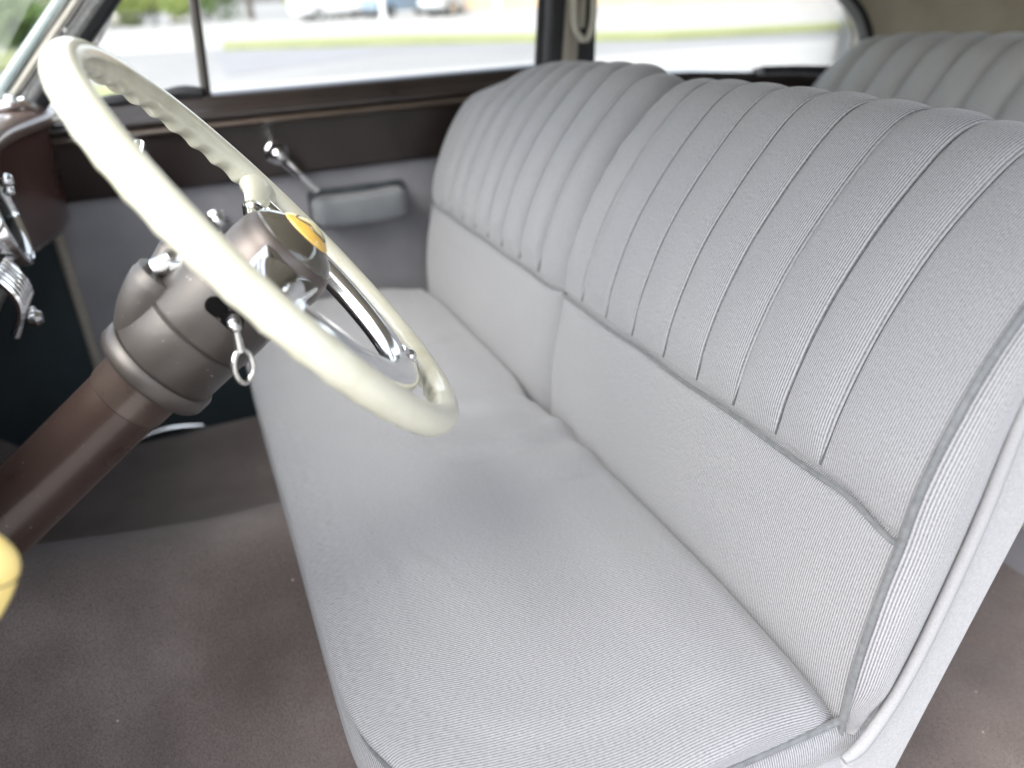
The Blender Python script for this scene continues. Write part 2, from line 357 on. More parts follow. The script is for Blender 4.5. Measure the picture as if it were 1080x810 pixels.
# roof: arched inner lining and outer skin
def roof_pt(u, v, o):
    x = 1.05 + u * (.90 + o * .6); y = -1.0 + v * (1.0 + o * .6)
    y = -.06 + (-2.22 + .06) * (v + 1) / 2
    d = max(abs(u), 0)
    z = .30 + o - .12 * abs(u) ** 4 - .10 * max(0, (v - .1) / .9) ** 3 - .10 * max(0, (-.5 - v) / .5) ** 2
    return (x, y, z)
R = 24
ins = [[roof_pt(-1 + 2 * i / R, 1 - 2 * j / R, 0) for j in range(R + 1)] for i in range(R + 1)]
outs = [[roof_pt(-1 + 2 * i / R, 1 - 2 * j / R, .035) for j in range(R + 1)] for i in range(R + 1)]
MB().grid(ins).build('headliner', 'headliner', car)
mb = MB(); mb.grid(outs)
for e in ([(i, 0) for i in range(R + 1)], [(i, R) for i in range(R + 1)], [(0, j) for j in range(R + 1)], [(R, j) for j in range(R + 1)]):
    mb.grid([[outs[i][j] for i, j in e], [(ins[i][j][0], ins[i][j][1], ins[i][j][2] + .002) for i, j in e]])
mb.build('roof', 'body', car)
# passenger side A pillar: parallel strips leaning back from the dash end to the roof
def pillar_strip(name, p0, p1, r, mat, flat=1, up=(0, 1, 1), seg=10):
    m = MB(); a, b = Vector(p0), Vector(p1); m.tube([a + (b - a) * (-.0 + k * .1) for k in range(11)], r, seg, flat=flat, up=up); return m.build(name, mat, car)
D = Vector((0, -.148, .150)) * 1.55
def ps(name, y, x, r, mat, flat=1, up=(0, 1, 1), top=1.0):
    a = Vector((x, y * x / 1.82, -.05 * x / 1.82)); pillar_strip(name, a - D * .52, a + D * top, r, mat, flat, up)
ps('windscreen_trim', .195, 1.81, .010, 'green_trim')
ps('windscreen_gasket', .181, 1.825, .008, 'black')
ps('pillar_garnish', .1685, 1.815, .0085, 'cream_paint', .8)
ps('pillar_channel', .152, 1.835, .0125, 'garnish', .8)
ps('pillar_bead', .1475, 1.822, .0018, 'chrome_dull')
ps('pillar_bead', .1575, 1.822, .0018, 'chrome_dull')
ps('windlace', .133, 1.83, .0105, 'windlace_dark')
ps('door_gasket', .107, 1.86, .0155, 'black')
for k in (.33, .62): mb = MB(); mb.lathe([(-.004, .006), (.0, .006), (.002, .004)], Vector((1.821, .152, -.05)) + D * (k - .3), (-1, 0, 0), 16); mb.build('pillar_screw', 'chrome_dull', car)
mb = MB(); mb.tube([(1.79, .30, -.165), (1.785, .27, -.162), (1.79, .245, -.158), (1.80, .225, -.172)], .010, 10); mb.ball((1.785, .262, -.155), .012); mb.build('windscreen_clip', 'chrome', car)
# driver side A pillar and header, out of sight of the picture but carrying the roof
mb = MB(); mb.tube([(.20, .36, -.25), (.20, .14, .02), (.19, -.03, .19)], .035, 12); mb.build('pillar', 'body', car)
mb = MB(); mb.tube([(.19, -.06, .09 + .1), (.6, -.05, .225), (1.05, -.05, .235), (1.5, -.05, .225), (1.91, -.06, .19)], .028, 10); mb.build('windscreen_header', 'headliner', car)
# roof rail over passenger windows
mb = MB(); mb.tube([(1.93, -.05, .17), (1.93, -.6, .195), (1.93, -1.2, .195), (1.93, -1.75, .15)], .03, 10); mb.build('roof_rail', 'headliner', car)
mb = MB(); mb.tube([(.17, -.05, .17), (.17, -.6, .195), (.17, -1.2, .195), (.17, -1.75, .15)], .03, 10); mb.build('roof_rail', 'headliner', car)
# windscreen glass
mb = MB(); mb.grid([[(.24 + 1.56 * i / 12, .275 + .10 * math.sin(PI * i / 12) - .335 * j / 8, -.16 + .37 * j / 8) for j in range(9)] for i in range(13)])
mb.build('windscreen', 'pane_green', car)
# B pillar, passenger side
mb = MB(); mb.prism([(-.882, -.25), (-.915, -.25), (-.960, .2), (-.925, .2)], 1.895, 1.955); mb.build('pillar_front_edge', 'black', car, bevel=.004)
mb = MB(); mb.prism([(-.9155, -.25), (-.950, -.25), (-.990, .2), (-.9605, .2)], 1.878, 1.955); mb.build('pillar', 'windlace', car, bevel=.004)
mb = MB(); mb.prism([(-.9505, -.25), (-1.015, -.25), (-1.03, .2), (-.9905, .2)], 1.90, 1.955); mb.build('pillar_rear_edge', 'black', car, bevel=.004)
# rear quarter of the passenger side: panel below the window, window rail, C pillar
QB = [(-.93, -.215), (-1.3, -.232), (-1.65, -.262), (-1.80, -.287)]
rows = []
for y, z in QB + [(-2.02, -.30)]:
    rows.append([(1.93, y, z + .0), (1.89, y, z - .004), (1.875, y, z - .018), (1.885, y, z - .05), (1.885, y, z - .17), (1.9, y, z - .18)])
MB().grid(rows).build('quarter_garnish', 'garnish', car)
mb = MB(); mb.prism([(-.93, -.35), (-2.05, -.40), (-2.05, FZ - .1), (-.93, FZ - .1)], 1.90, 1.99); mb.build('quarter_panel', 'door_cloth', car)
# C pillar: panel with a rounded window corner, then bending inwards behind the rear seat
def quarter_edge(t):     # rear edge of the quarter window, from sill to roof
    return spline([(-1.50, -.256, 0), (-1.62, -.263, 0), (-1.727, -.272, 0), (-1.814, -.282, 0), (-1.858, -.253, 0), (-1.872, -.203, 0), (-1.856, -.164, 0), (-1.827, -.126, 0), (-1.775, -.082, 0), (-1.70, -.02, 0), (-1.58, .07, 0), (-1.40, .15, 0)], 60)
qe = quarter_edge(0)
rows = []
for p in qe:
    y0, z = p.x, p.y; row = []
    for k in range(15):
        f = k / 14; tgt = 2.16
        y = y0 + (-tgt - y0) * f
        zz = z + (min(.22, max(-.33, (z + .05) * 1.25 - .0)) - z) * f
        b = max(0, (-y - 1.88)) / .28
        row.append((1.905 - .42 * (1 - math.sqrt(max(0, 1 - min(1, b) ** 2))), y, zz))
    rows.append(row)
MB().grid(rows).build('rear_pillar', 'headliner', car)
mb = MB(); mb.tube([(1.893, p.x - .030, p.y + .004) for p in qe], .013, 10); mb.build('window_gasket', 'black', car)
mb = MB(); mb.tube([(1.895, p.x - .009, p.y + .001) for p in qe], .013, 10); mb.build('window_moulding', 'plinth', car)
mb = MB(); mb.grid([[(1.93, y, z) for z in (-.30, -.1, .19)] for y in (-.95, -1.3, -1.7, -2.0)]); mb.build('quarter_window', 'pane', car)
# back wall, parcel shelf, back light surround
mb = MB(); mb.grid([[(1.05 + s * .86 , -2.16 - .10 * (1 - s * s), z) for s in [-1 + k / 8 for k in range(17)]] for z in (-1.0, -.6, -.28, -.05)])
mb.build('back_wall', 'headliner', car)
mb = MB(); mb.grid([[(1.05 + s * .64, -1.74 - (.42 + .10 * (1 - s * s)) * f, -.215 + .0 * f) for s in [-1 + k / 8 for k in range(17)]] for f in (0, .5, 1)])
mb.build('parcel_shelf', 'headliner', car)
mb = MB(); mb.grid([[(1.05 + s * .86, -2.16 - .10 * (1 - s * s) + .06 * f, -.05 + .22 * f) for s in [-.6 + k * .075 for k in range(17)]] for f in (0, .5, 1)])
mb.build('rear_window', 'pane', car)
# driver side quarter behind the open door
mb = MB(); mb.prism([(-1.02, -.25), (-2.1, -.28), (-2.1, FZ - .1), (-1.02, FZ - .1)], .12, .19); mb.build('quarter_panel', 'body', car, bevel=.01)
mb = MB(); mb.prism([(-1.0, FZ), (-1.08, FZ), (-1.12, .2), (-1.04, .2)], .12, .20); mb.build('pillar', 'body', car, bevel=.01)
mb = MB(); mb.prism([(-1.80, -.28), (-2.12, -.28), (-2.12, .15), (-1.6, .17)], .13, .18); mb.build('rear_pillar', 'body', car, bevel=.01)

# ================================================================== passenger door
mb = MB(); mb.prism([(.275, -.22), (-.90, -.22), (-.90, FZ - .06), (.275, FZ - .06)], 1.915, 1.995); door = mb.build('door', 'body', car, bevel=.01)
prof = [(1.945, -.186), (1.900, -.190), (1.886, -.199), (1.886, -.208), (1.878, -.214), (1.866, -.218), (1.862, -.226), (1.866, -.234), (1.876, -.238)]
ysd = [.262 - k * (.262 + .895) / 20 for k in range(21)]
MB().grid([[(x, y, z) for x, z in prof] for y in ysd]).build('garnish_rail', 'garnish', door, angle=60)
prof = [(1.876, -.238), (1.864, -.240), (1.860, -.246), (1.864, -.252), (1.880, -.255)]
MB().grid([[(x, y, z) for x, z in prof] for y in ysd]).build('garnish_moulding', 'garnish_line', door, angle=60)
prof = [(1.880, -.255), (1.884, -.262), (1.884, -.362), (1.890, -.372), (1.905, -.374)]
MB().grid([[(x, y, z) for x, z in prof] for y in ysd]).build('garnish_board', 'garnish', door, angle=60)
mb = MB(); rows = []
for i in range(41):
    y = .262 - i * (.262 + .895) / 40; row = []
    for j in range(21):
        z = -.3735 - j * (.40) / 20
        row.append((1.902 + .002 * noise.noise(Vector((y * 5, z * 5, 1))), y, z))
    rows.append(row)
mb.grid(rows); mb.build('door_panel', 'door_cloth', door)
mb = MB(); mb.prism([(.262, -.7735), (-.895, -.7735), (-.895, FZ + .0), (.262, FZ + .0)], 1.896, 1.914); mb.build('scuff_panel', 'kick', door, bevel=.003)
mb = MB(); mb.tube([(1.898, .272, -.372 - k * .06) for k in range(10)], .011, 10); mb.build('door_windlace', 'windlace', door)
mb = MB(); mb.tube([(1.885, .245 - k * .016, FZ + .016 + .012 * math.sin(k / 10 * PI)) for k in range(11)], .006, 8); mb.build('sill_strip', 'chrome_dull', door)
# armrest: padded pod with rounded ends
mb = MB(); rows = []
for i in range(25):
    f = i / 24; y = -.262 - f * .222; e = min(f, 1 - f) * .222; k = math.sqrt(max(0, 1 - (1 - min(1, e / .03)) ** 2)) if e < .03 else 1
    zc = -.459 - .005 * math.sin(f * PI); row = []
    for j in range(20):
        a = 2 * PI * j / 20; ca, sa = math.cos(a), math.sin(a)
        sx = abs(ca) ** .4 * (1 if ca > 0 else -1); sz = abs(sa) ** .35 * (1 if sa > 0 else -1)
        row.append((1.871 + .033 * sx * (.55 + .45 * k), y, zc + .034 * sz * (.62 + .38 * k)))
    rows.append(row)
mb.grid(rows, cv=True); mb.add(rows[0], [tuple(range(20))]); mb.add(rows[-1], [tuple(range(20))])
mb.build('armrest', 'arm_cloth', door)
mb = MB(); mb.prism([(-.262, -.414), (-.484, -.414), (-.491, -.428), (-.491, -.494), (-.484, -.504), (-.262, -.504), (-.257, -.494), (-.257, -.425)], 1.893, 1.901); mb.build('armrest_plate', 'seam_dark', door, bevel=.003)
# lever handle on the rail
mb = MB(); mb.lathe([(0, .026), (.006, .026), (.012, .019), (.020, .015), (.034, .013)], (1.884, -.205, -.318), (-1, 0, 0), 24)
mb.ball((1.846, -.203, -.316), .017); mb.tube(spline([(1.846, -.203, -.316), (1.838, -.225, -.345), (1.836, -.25, -.378), (1.840, -.272, -.405)], 12), lambda t: .009 - .003 * t, 10, flat=1.4); mb.build('handle', 'chrome', door)
# window crank and quarter light knob
mb = MB(); mb.lathe([(0, .024), (.006, .023), (.014, .014), (.03, .012)], (1.902, -.05, -.452), (-1, 0, 0), 24); mb.tube(spline([(1.870, -.05, -.452), (1.862, -.035, -.50), (1.862, -.01, -.56)], 10), .008, 10, flat=1.3); mb.ball((1.868, -.05, -.448), .017); mb.ball((1.846, -.008, -.565), .015, sc=(1.3, 1, 1)); mb.build('window_crank', 'chrome', door)
mb = MB(); mb.lathe([(0, .018), (.008, .017), (.02, .010), (.03, .012), (.038, .015), (.045, .010)], (1.884, .072, -.300), (-1, 0, 0), 24); mb.build('vent_knob', 'chrome', door)
# window: frame edge, vent divider, sill pad, two panes
mb = MB(); a = Vector((1.925, -.083, -.20)); b = Vector((1.925, -.112, .18)); mb.tube([a + (b - a) * k / 8 for k in range(9)], .011, 8, flat=1.5, up=(1, 0, 0)); mb.build('vent_divider', 'garnish', door)
mb = MB(); mb.tube(spline([(1.93, .185, -.16), (1.93, .088, -.053), (1.93, .03, .02), (1.93, -.11, .10), (1.93, -.20, .165)], 20), .007, 8); mb.build('vent_frame', 'chrome_dull', door)
mb = MB(); mb.tube(spline([(1.91, .13, -.186), (1.91, .02, -.180), (1.91, -.03, -.178), (1.91, -.075, -.184)], 14), lambda t: .011 + .004 * math.sin(t * 9), 8); mb.build('vent_gasket', 'black', door)
mb = MB(); mb.grid([[(1.94, y, -.20 + .39 * k / 4) for k in range(5)] for y in (-.09, -.3, -.6, -.9)]); mb.build('window_glass', 'pane', door)
mb = MB(); mb.add([(1.935, .19, -.195), (1.935, -.085, -.195), (1.935, -.11, .14), (1.935, -.07, .12)], [(0, 1, 2, 3)]); mb.build('vent_glass', 'pane', door)
mb = MB(); mb.tube([(1.925, -.87, -.19), (1.925, -.905, .18)], .010, 8); mb.build('window_channel', 'black', door)

# assist strap beside the pillar
mb = MB(); lp = spline([(1.872, -.948, .17), (1.87, -.945, .05), (1.866, -.942, -.09), (1.862, -.953, -.126), (1.86, -.968, -.136), (1.862, -.983, -.12), (1.866, -.994, -.07), (1.87, -.995, .05), (1.875, -.985, .17)], 50)
mb.tube(lp, .0085, 10)
lp2 = spline([(1.888, -.957, .17), (1.886, -.962, .0), (1.884, -.970, -.115), (1.882, -.979, .0), (1.884, -.982, .17)], 40); mb.tube(lp2, .006, 8)
tag(mb.build('assist_strap', 'strap'), 'pale cord grab loop hanging at the door pillar behind the passenger seat', 'grab strap')

# ================================================================== dashboard
dash = thing('dashboard', (1.1, .36, -.30), 'maroon brown dashboard with chrome ringed dial and ribbed chrome trim at far left', 'dashboard')
def dsweep(x):
    return -.055 * sstep(1.55, 1.87, x) ** 1.5 + .03 * math.sin(max(0, min(1, (x - .4) / 1.1)) * PI) * 0
def dash_rows(prof, x0=.30, x1=1.875, n=50):
    return [[(x0 + (x1 - x0) * i / n, y + dsweep(x0 + (x1 - x0) * i / n), z) for y, z in prof] for i in range(n + 1)]
MB().grid(dash_rows([(.44, -.205), (.36, -.178), (.31, -.172), (.276, -.176), (.262, -.188), (.258, -.200), (.262, -.208)])).build('dash_top', 'dash_top', dash, angle=60)
MB().grid(dash_rows([(.262, -.208), (.270, -.214), (.278, -.225), (.286, -.33), (.292, -.40), (.305, -.418), (.34, -.425), (.42, -.41)])).build('dash_face', 'dash', dash, angle=60)
mb = MB(); mb.tube(spline([(1.80, .219, -.199), (1.84, .206, -.20), (1.872, .19, -.203)], 16), lambda t: .003 + .003 * t, 8); mb.build('dash_moulding', 'cream_paint', dash)  # pale strip standing in for a small highlight on the dash end
gc = Vector((1.455, .286, -.300)); ax = Vector((.05, -1, .16)).normalized()
mb = MB(); mb.lathe([(-.03, .078), (.012, .080), (.020, .078), (.0225, .074), (.018, .070), (.010, .069)], gc, ax, 48); dl = mb.build('dial', 'chrome', dash)
mb = MB(); mb.lathe([(.007, .071), (.009, .070)], gc, ax, 40); mb.build('dial_face', 'dial', dl)
mb = MB(); mb.lathe([(.014, .0705), (.019, .05), (.021, .025), (.0215, .001)], gc, ax, 40); mb.build('dial_lens', 'lens', dl)
mb = MB(); mb.ball((1.47, .258, -.243), .012); mb.ball((1.47, .258, -.259), .009); mb.build('dash_button', 'chrome', dash)
mb = MB()
for k in range(6): mb.tube([(1.30 + .018 * k, .282 - .02 * math.sin(t / 10 * PI), -.345 - .0095 * t) for t in range(11)], .0065, 8)
mb.build('ribbed_trim', 'chrome', dash)
mb = MB(); mb.lathe([(0, .006), (.012, .006), (.016, .012), (.026, .014), (.034, .009)], (1.365, .285, -.437), (0, -1, 0), 20); mb.ball((1.365, .262, -.424), .007); mb.build('dash_knob', 'chrome', dash)

# ================================================================== steering column and wheel
WC = Vector((.733, -.067, -.207)); A = Vector((-.069, -.789, .610)).normalized()
U = A.cross(Vector((1, 0, 0))).normalized(); V = A.cross(U)        # U points up the wheel, V towards the driver's door
def wp(u, v, s=0): return WC + U * u + V * v + A * s
colm = thing('steering_column', tuple(WC - A * .75), 'brown painted steering column with ignition housing slanting down to the carpet', 'steering column')
mb = MB(); mb.lathe([(-.98, .036), (-.60, .036), (-.40, .0362), (-.203, .0362)], WC, A, 40); mb.build('column_tube', 'column_low', colm)
mb = MB(); mb.lathe([(-.202, .0375), (-.196, .0382), (-.180, .0386), (-.172, .040), (-.166, .046)], WC, A, 40); mb.build('column_sleeve', 'column_mid', colm)
mb = MB(); mb.lathe([(-.172, .044), (-.168, .0535), (-.165, .0555), (-.153, .0555), (-.1505, .054), (-.1495, .050)], WC, A, 56); mb.build('collar', 'column', colm)
mb = MB(); mb.lathe([(-.1515, .0500), (-.149, .0515), (-.108, .0525), (-.106, .051), (-.104, .049)], WC, A, 56); mb.build('lower_housing', 'column', colm)
mb = MB(); mb.lathe([(-.106, .049), (-.1045, .0525), (-.102, .0535), (-.06, .0535), (-.036, .052), (-.030, .048), (-.028, .03)], WC, A, 56); hs = mb.build('ignition_housing', 'column', colm)
# boss with the selector pivot on the far upper side of the housing
def radial(deg): return U * math.cos(math.radians(deg)) + V * math.sin(math.radians(deg))
def boss(deg, dist, s0, s1, r, mat, name, par, seg=30):
    m = MB(); c = WC + radial(deg) * dist; m.lathe([(s0, r * .9), (s0 + .003, r), (s1 - .003, r), (s1, r * .9)], c, A, seg); return m.build(name, mat, par)
mb = MB(); mb.tube(spline([WC + U * .022 - V * .004 - A * .158, WC + U * .040 - V * .004 - A * .126, WC + U * .0475 - V * .004 - A * .104, WC + U * .0500 - V * .004 - A * .088], 20), lambda t: .0235 + .0045 * t if t < .94 else .0262, 36); mb.build('selector_boss', 'column', colm, angle=50)
mb = MB(); mb.tube([WC + U * .062 - V * .004 - A * .089, WC + U * .059 - V * .004 - A * .082, WC + U * .056 - V * .006 - A * .074], .0095, 16); mb.tube([WC + U * .056 - V * .004 - A * .076, WC + U * .050 - V * .004 - A * .072, WC + U * .046 - V * .004 - A * .066], .0125, 16)
mb.build('selector_pivot', 'chrome_dull', colm)
mb = MB(); mb.tube([WC + U * .050 - V * .015 + A * (-.095), WC + U * .058 - V * .02 + A * (-.072), WC + U * .047 - V * .02 + A * (-.05)], lambda t: .016 - .004 * t, 14); mb.build('housing_fin', 'column', colm)
mb = MB(); mb.tube(spline([WC + U * .05 - V * .03 - A * .062, WC + U * .085 - V * .05 - A * .052, WC + U * .115 - V * .09 - A * .05, WC + U * .12 - V * .2 - A * .05], 14), .006, 10); mb.build('selector_lever', 'chrome', colm)
# ignition slot, lock and key with a hanging ring
kd = 82; kr = radial(kd); kt = A.cross(kr)
mb = MB(); rows = []
for h, g in ((.0520, 1.0), (.0542, 1.0), (.0546, .9), (.0541, .78), (.0540, .4), (.0540, .03)):
    row = []
    for k in range(28):
        t = 2 * PI * k / 28; dx = math.cos(t) * .0082 * g; dy = (math.sin(t) * .0082 + (.0105 if math.sin(t) > 0 else -.0105)) * g
        c = WC + A * (-.066) + A * dx * 1.0
        ang = math.radians(kd) + dy / .0535; row.append(c + (U * math.cos(ang) + V * math.sin(ang)) * h)
    rows.append(row)
mb.grid(rows, cv=True); sl_ = mb.build('key_slot', 'void', hs)  # raised black cap stands in for the shade inside the slot
kc = WC + A * (-.064) + radial(kd + 9) * .056
mb = MB(); mb.lathe([(-.006, .006), (.004, .0065), (.008, .005)], kc, radial(kd + 9), 20); mb.ball(kc + radial(kd + 9) * .009, .0062); mb.build('lock_barrel', 'chrome_dull', hs)
kp = kc + radial(kd + 9) * .014
key = thing('ignition_key', tuple(kp), 'small chrome ignition key with hanging ring in the column lock', 'key')
dn = Vector((0, .005, -1)).normalized()
mb = MB(); mb.ball(kp, .0055); mb.tube([kp, kp + dn * .012, kp + dn * .023], lambda t: .0030 + .0016 * t, 12); mb.build('key_shank', 'chrome_dull', key)
mb = MB(); rc = kp + dn * .0375; side = Vector((.55, -.8, 0)).normalized()
mb.tube([rc + dn * -.0155 * math.cos(2 * PI * k / 32) + side * .0098 * math.sin(2 * PI * k / 32) for k in range(32)], .0026, 10, closed=True); mb.build('key_ring', 'chrome_dull', key)

wheel = thing('steering_wheel', tuple(WC), 'large ivory steering wheel with chrome horn ring and yellow hub emblem', 'steering wheel')
RR = .215; rows = []; NS = 768
for i in range(NS):
    th = 2 * PI * i / NS; rad = U * math.cos(th) + V * math.sin(th); row = []
    sc = .5 + .5 * math.cos(46 * th)
    for k in range(24):
        ph = 2 * PI * k / 24; r = .0143
        fr = max(0, math.cos(ph - math.radians(238)))         # finger grips on the inner dash side
        r -= .0034 * (sc ** .7) * fr ** 2
        row.append(WC + rad * (RR + math.cos(ph) * r * .98) + A * math.sin(ph) * r * 1.05)
    rows.append(row)
mb = MB(); mb.grid(rows, cu=True, cv=True); rim = mb.build('rim', 'ivory', wheel, angle=180)
for sg in (-1, 1):
    mb = MB(); mb.tube(spline([wp(.004, sg * .205, -.002), wp(.004, sg * .185, -.004), wp(.003, sg * .160, -.010), wp(.002, sg * .142, -.014)], 14), lambda t: .0125 + .0115 * (1 - t) ** 1.6, 18, flat=.62, up=A); mb.build('spoke_sleeve', 'ivory', wheel)
    mb = MB(); mb.tube(spline([wp(.002, sg * .150, -.014), wp(.002, sg * .11, -.014), wp(.002, sg * .085, -.011), wp(.0, sg * (.035 if sg < 0 else .072), -.008)], 16), lambda t: .0128 + .012 * t ** 2, 18, flat=.6, up=A)
    mb.tube([wp(.002, sg * .152, -.014), wp(.002, sg * .147, -.014), wp(.002, sg * .141, -.014)], .0150, 18, flat=.74, up=A); mb.build('spoke', 'chrome', wheel)
# hub drum, domed cap, emblem
HC = WC - U * .008
mb = MB(); mb.lathe([(-.040, .030), (-.039, .047), (-.034, .0485), (-.012, .0490), (-.001, .0480), (.007, .0455), (.011, .0425)], HC, A, 56); mb.build('hub', 'hub', wheel)
mb = MB(); mb.lathe([(.010, .0430), (.013, .0420), (.0185, .037), (.0235, .030), (.027, .0235), (.028, .0225)], HC, A, 56); mb.build('hub_cap', 'smoke', wheel)
mb = MB(); mb.lathe([(.0265, .0248), (.0280, .0244), (.0315, .020), (.0345, .013), (.0358, .006), (.036, .001)], HC, A, 48); mb.build('emblem', 'emblem', wheel)
def dome(r): return .036 - .0085 * (r / .0248) ** 2
pts = []
for k in range(48):
    t = 2 * PI * k / 48; r = .0140 + .0030 * math.sin(3 * t + .6) + .0018 * math.sin(5 * t); pts.append((r * math.cos(t), r * math.sin(t)))
def hp_(a_, b_, e): return HC + U * a_ + V * b_ + A * (dome(math.hypot(a_, b_)) + e)
mb = MB(); mb.grid([[hp_(a_ * g, b_ * g, .0012 + .0012 * (1 - g)) for a_, b_ in pts] for g in (1, .75, .5, .25, .02)], cv=True); mb.build('emblem_relief', 'emblem_pale', wheel)
mb = MB(); mb.tube([hp_(a_, b_, .0010) for a_, b_ in pts], .0009, 6, closed=True); mb.build('emblem_outline', 'smoke', wheel)
# bright wedge at the root of the near spoke
mb = MB()
wv = [wp(-.040, .040, .004), wp(.022, .040, .004), wp(.010, .085, -.010), wp(-.018, .085, -.010)]
mb.add(wv + [p - A * .026 for p in wv], [(0, 1, 2, 3), (7, 6, 5, 4), (0, 4, 5, 1), (1, 5, 6, 2), (2, 6, 7, 3), (3, 7, 4, 0)]); mb.build('spoke_bracket', 'chrome', wheel, bevel=.003)
# half horn ring: flat chrome band hanging below the hub
rows = []; HR = .150; n = 90
for i in range(n + 1):
    th = PI / 2 + PI * i / n; rad = U * math.cos(th) + V * math.sin(th)
    sq = Vector((0, 0, 0)); rr = HR * (1 + .10 * max(0, -math.cos(th)) ** 3); ww = .0165 + .002 * max(0, -math.cos(th)) ** 6; row = []
    for k in range(16):
        ph = 2 * PI * k / 16; c_, s_ = math.cos(ph), math.sin(ph)
        row.append(WC + rad * (rr + ww * (abs(c_) ** .7) * (1 if c_ > 0 else -1)) + A * (-.006 + .0130 * (abs(s_) ** .8) * (1 if s_ > 0 else -1)))
    rows.append(row)
mb = MB(); mb.grid(rows, cv=True); mb.add(rows[0], [tuple(range(16))]); mb.add(rows[-1], [tuple(range(16))]); hr = mb.build('horn_ring', 'chrome_soft', wheel)
mb = MB(); mb.ball(wp(-.172, 0, .004), .0085); mb.tube([wp(-.160, 0, .001), wp(-.172, 0, .000), wp(-.182, 0, -.004)], .0095, 14); mb.build('horn_ring_clip', 'chrome', hr)
# yellowed pull handle at the left edge, on a rod that comes from under the dash
hp = Vector((.475, .142, -.281))
pull = thing('pull_handle', tuple(hp), 'yellowed ivory plastic pull handle beside the steering column', 'handle')
d1 = Vector((.02, .035, -.105)).normalized(); rows = []
o_ = hp + Vector((0, .012, .012)); sd = d1.cross(Vector((1, 0, 0))).normalized(); fw = d1.cross(sd)
for i in range(22):
    f = i / 21; r = .0222 * (math.sin(PI * min(1, (f + .0) * 2.2) / 2) if f < .4545 else 1 - .45 * ((f - .4545) / .5455) ** 1.6)
    if i == 0: r = .002
    rows.append([o_ + d1 * (.080 * f) + sd * math.cos(2 * PI * k / 24) * r + fw * math.sin(2 * PI * k / 24) * r * .62 for k in range(24)])
mb = MB(); mb.grid(rows, cv=True); mb.add(rows[0], [tuple(range(24))]); mb.add(rows[-1], [tuple(range(24))]); g = mb.build('grip', 'yellowed', pull)
c_ = o_ + d1 * .043
mb = MB(); mb.tube([c_ + sd * .0221 * math.cos(2 * PI * k / 32) + fw * .0221 * .62 * math.sin(2 * PI * k / 32) for k in range(32)], .0006, 6, closed=True); mb.build('seam_line', 'garnish_line', g)
mb = MB(); sgn = -1; mb.lathe([(-.004, .004), (.002, .004), (.0035, .002)], c_ - sd * .0205 + d1 * .004, -sd, 14); mb.build('screw', 'chrome', pull)
mb = MB(); mb.tube([c_ - sd * .010, c_ + Vector((.0, .08, -.02)), c_ + Vector((.0, .17, .0))], .007, 10); mb.build('rod', 'column_low', pull)

# dimmer switch on the carpet
fz = floor_z(.93, .40)
sw = thing('foot_switch', (1.03, .402, fz), 'dark round foot switch with thin bright rim on the carpet', 'foot switch')
mb = MB(); mb.lathe([(-.01, .022), (.008, .022), (.016, .017), (.018, .010)], (1.03, .402, floor_z(1.03, .402)), (0, -.2, 1), 24); mb.build('button', 'black', sw)
mb = MB(); mb.tube([Vector((1.03, .402, floor_z(1.03, .402) + .008)) + Vector((.0225 * math.cos(2 * PI * k / 28), .0225 * math.sin(2 * PI * k / 28), 0)) for k in range(28)], .0016, 6, closed=True); mb.build('rim', 'chrome_dull', sw)

# ================================================================== front bench seat
seat = thing('front_bench_seat', (1.1, -.32, FZ), 'light grey ribbed cloth front bench seat with fluted split backrests', 'seat')
PROF = [(-.500, -.760), (-.503, -.70), (-.506, -.62), (-.516, -.545), (-.530, -.475), (-.546, -.40), (-.584, -.312), (-.640, -.231), (-.700, -.165), (-.742, -.143), (-.782, -.150), (-.805, -.19)]
NW = 165
prof = [(p.x, p.y) for p in spline([(y, z, 0) for y, z in PROF], NW)]
nrm = []
for i in range(NW):
    a = prof[max(0, i - 1)]; b = prof[min(NW - 1, i + 1)]; ty, tz = b[0] - a[0], b[1] - a[1]; L = math.hypot(ty, tz); nrm.append((tz / L, -ty / L))
PIPE_Z = -.462
iw_pipe = min(range(90), key=lambda i: abs(prof[i][1] - PIPE_Z))
def drop(x):
    return lin([(.38, .055), (.42, .035), (.47, .02), (.52, .012), (.60, .004), (.78, 0), (.95, .003), (1.03, .005), (1.08, .009), (1.11, .014), (1.14, .010), (1.2, .006), (1.3, .005), (1.45, .014), (1.6, .022), (1.73, .036), (1.80, .045), (1.86, .052)], x)
I_TOP = max(range(NW), key=lambda i: prof[i][1])
def surf(x, i, off):
    y, z = prof[i]; ny, nz = nrm[i]; d = drop(x)
    k = sstep(-.25, -.135, z)
    y2 = y - d * .25 * k; z2 = z - d * k
    if x > 1.55:                                   # rounded outer shoulder of the passenger half
        zz = z if i < I_TOP else prof[I_TOP][1]; q = min(.998, max(0, (zz + .30) / .165)); x -= (x - 1.55) / .288 * .135 * (1 - math.sqrt(1 - q * q))
    # gentle bow: the middle of each half leans back a touch
    return (x, y2 + ny * off, z2 + nz * off)
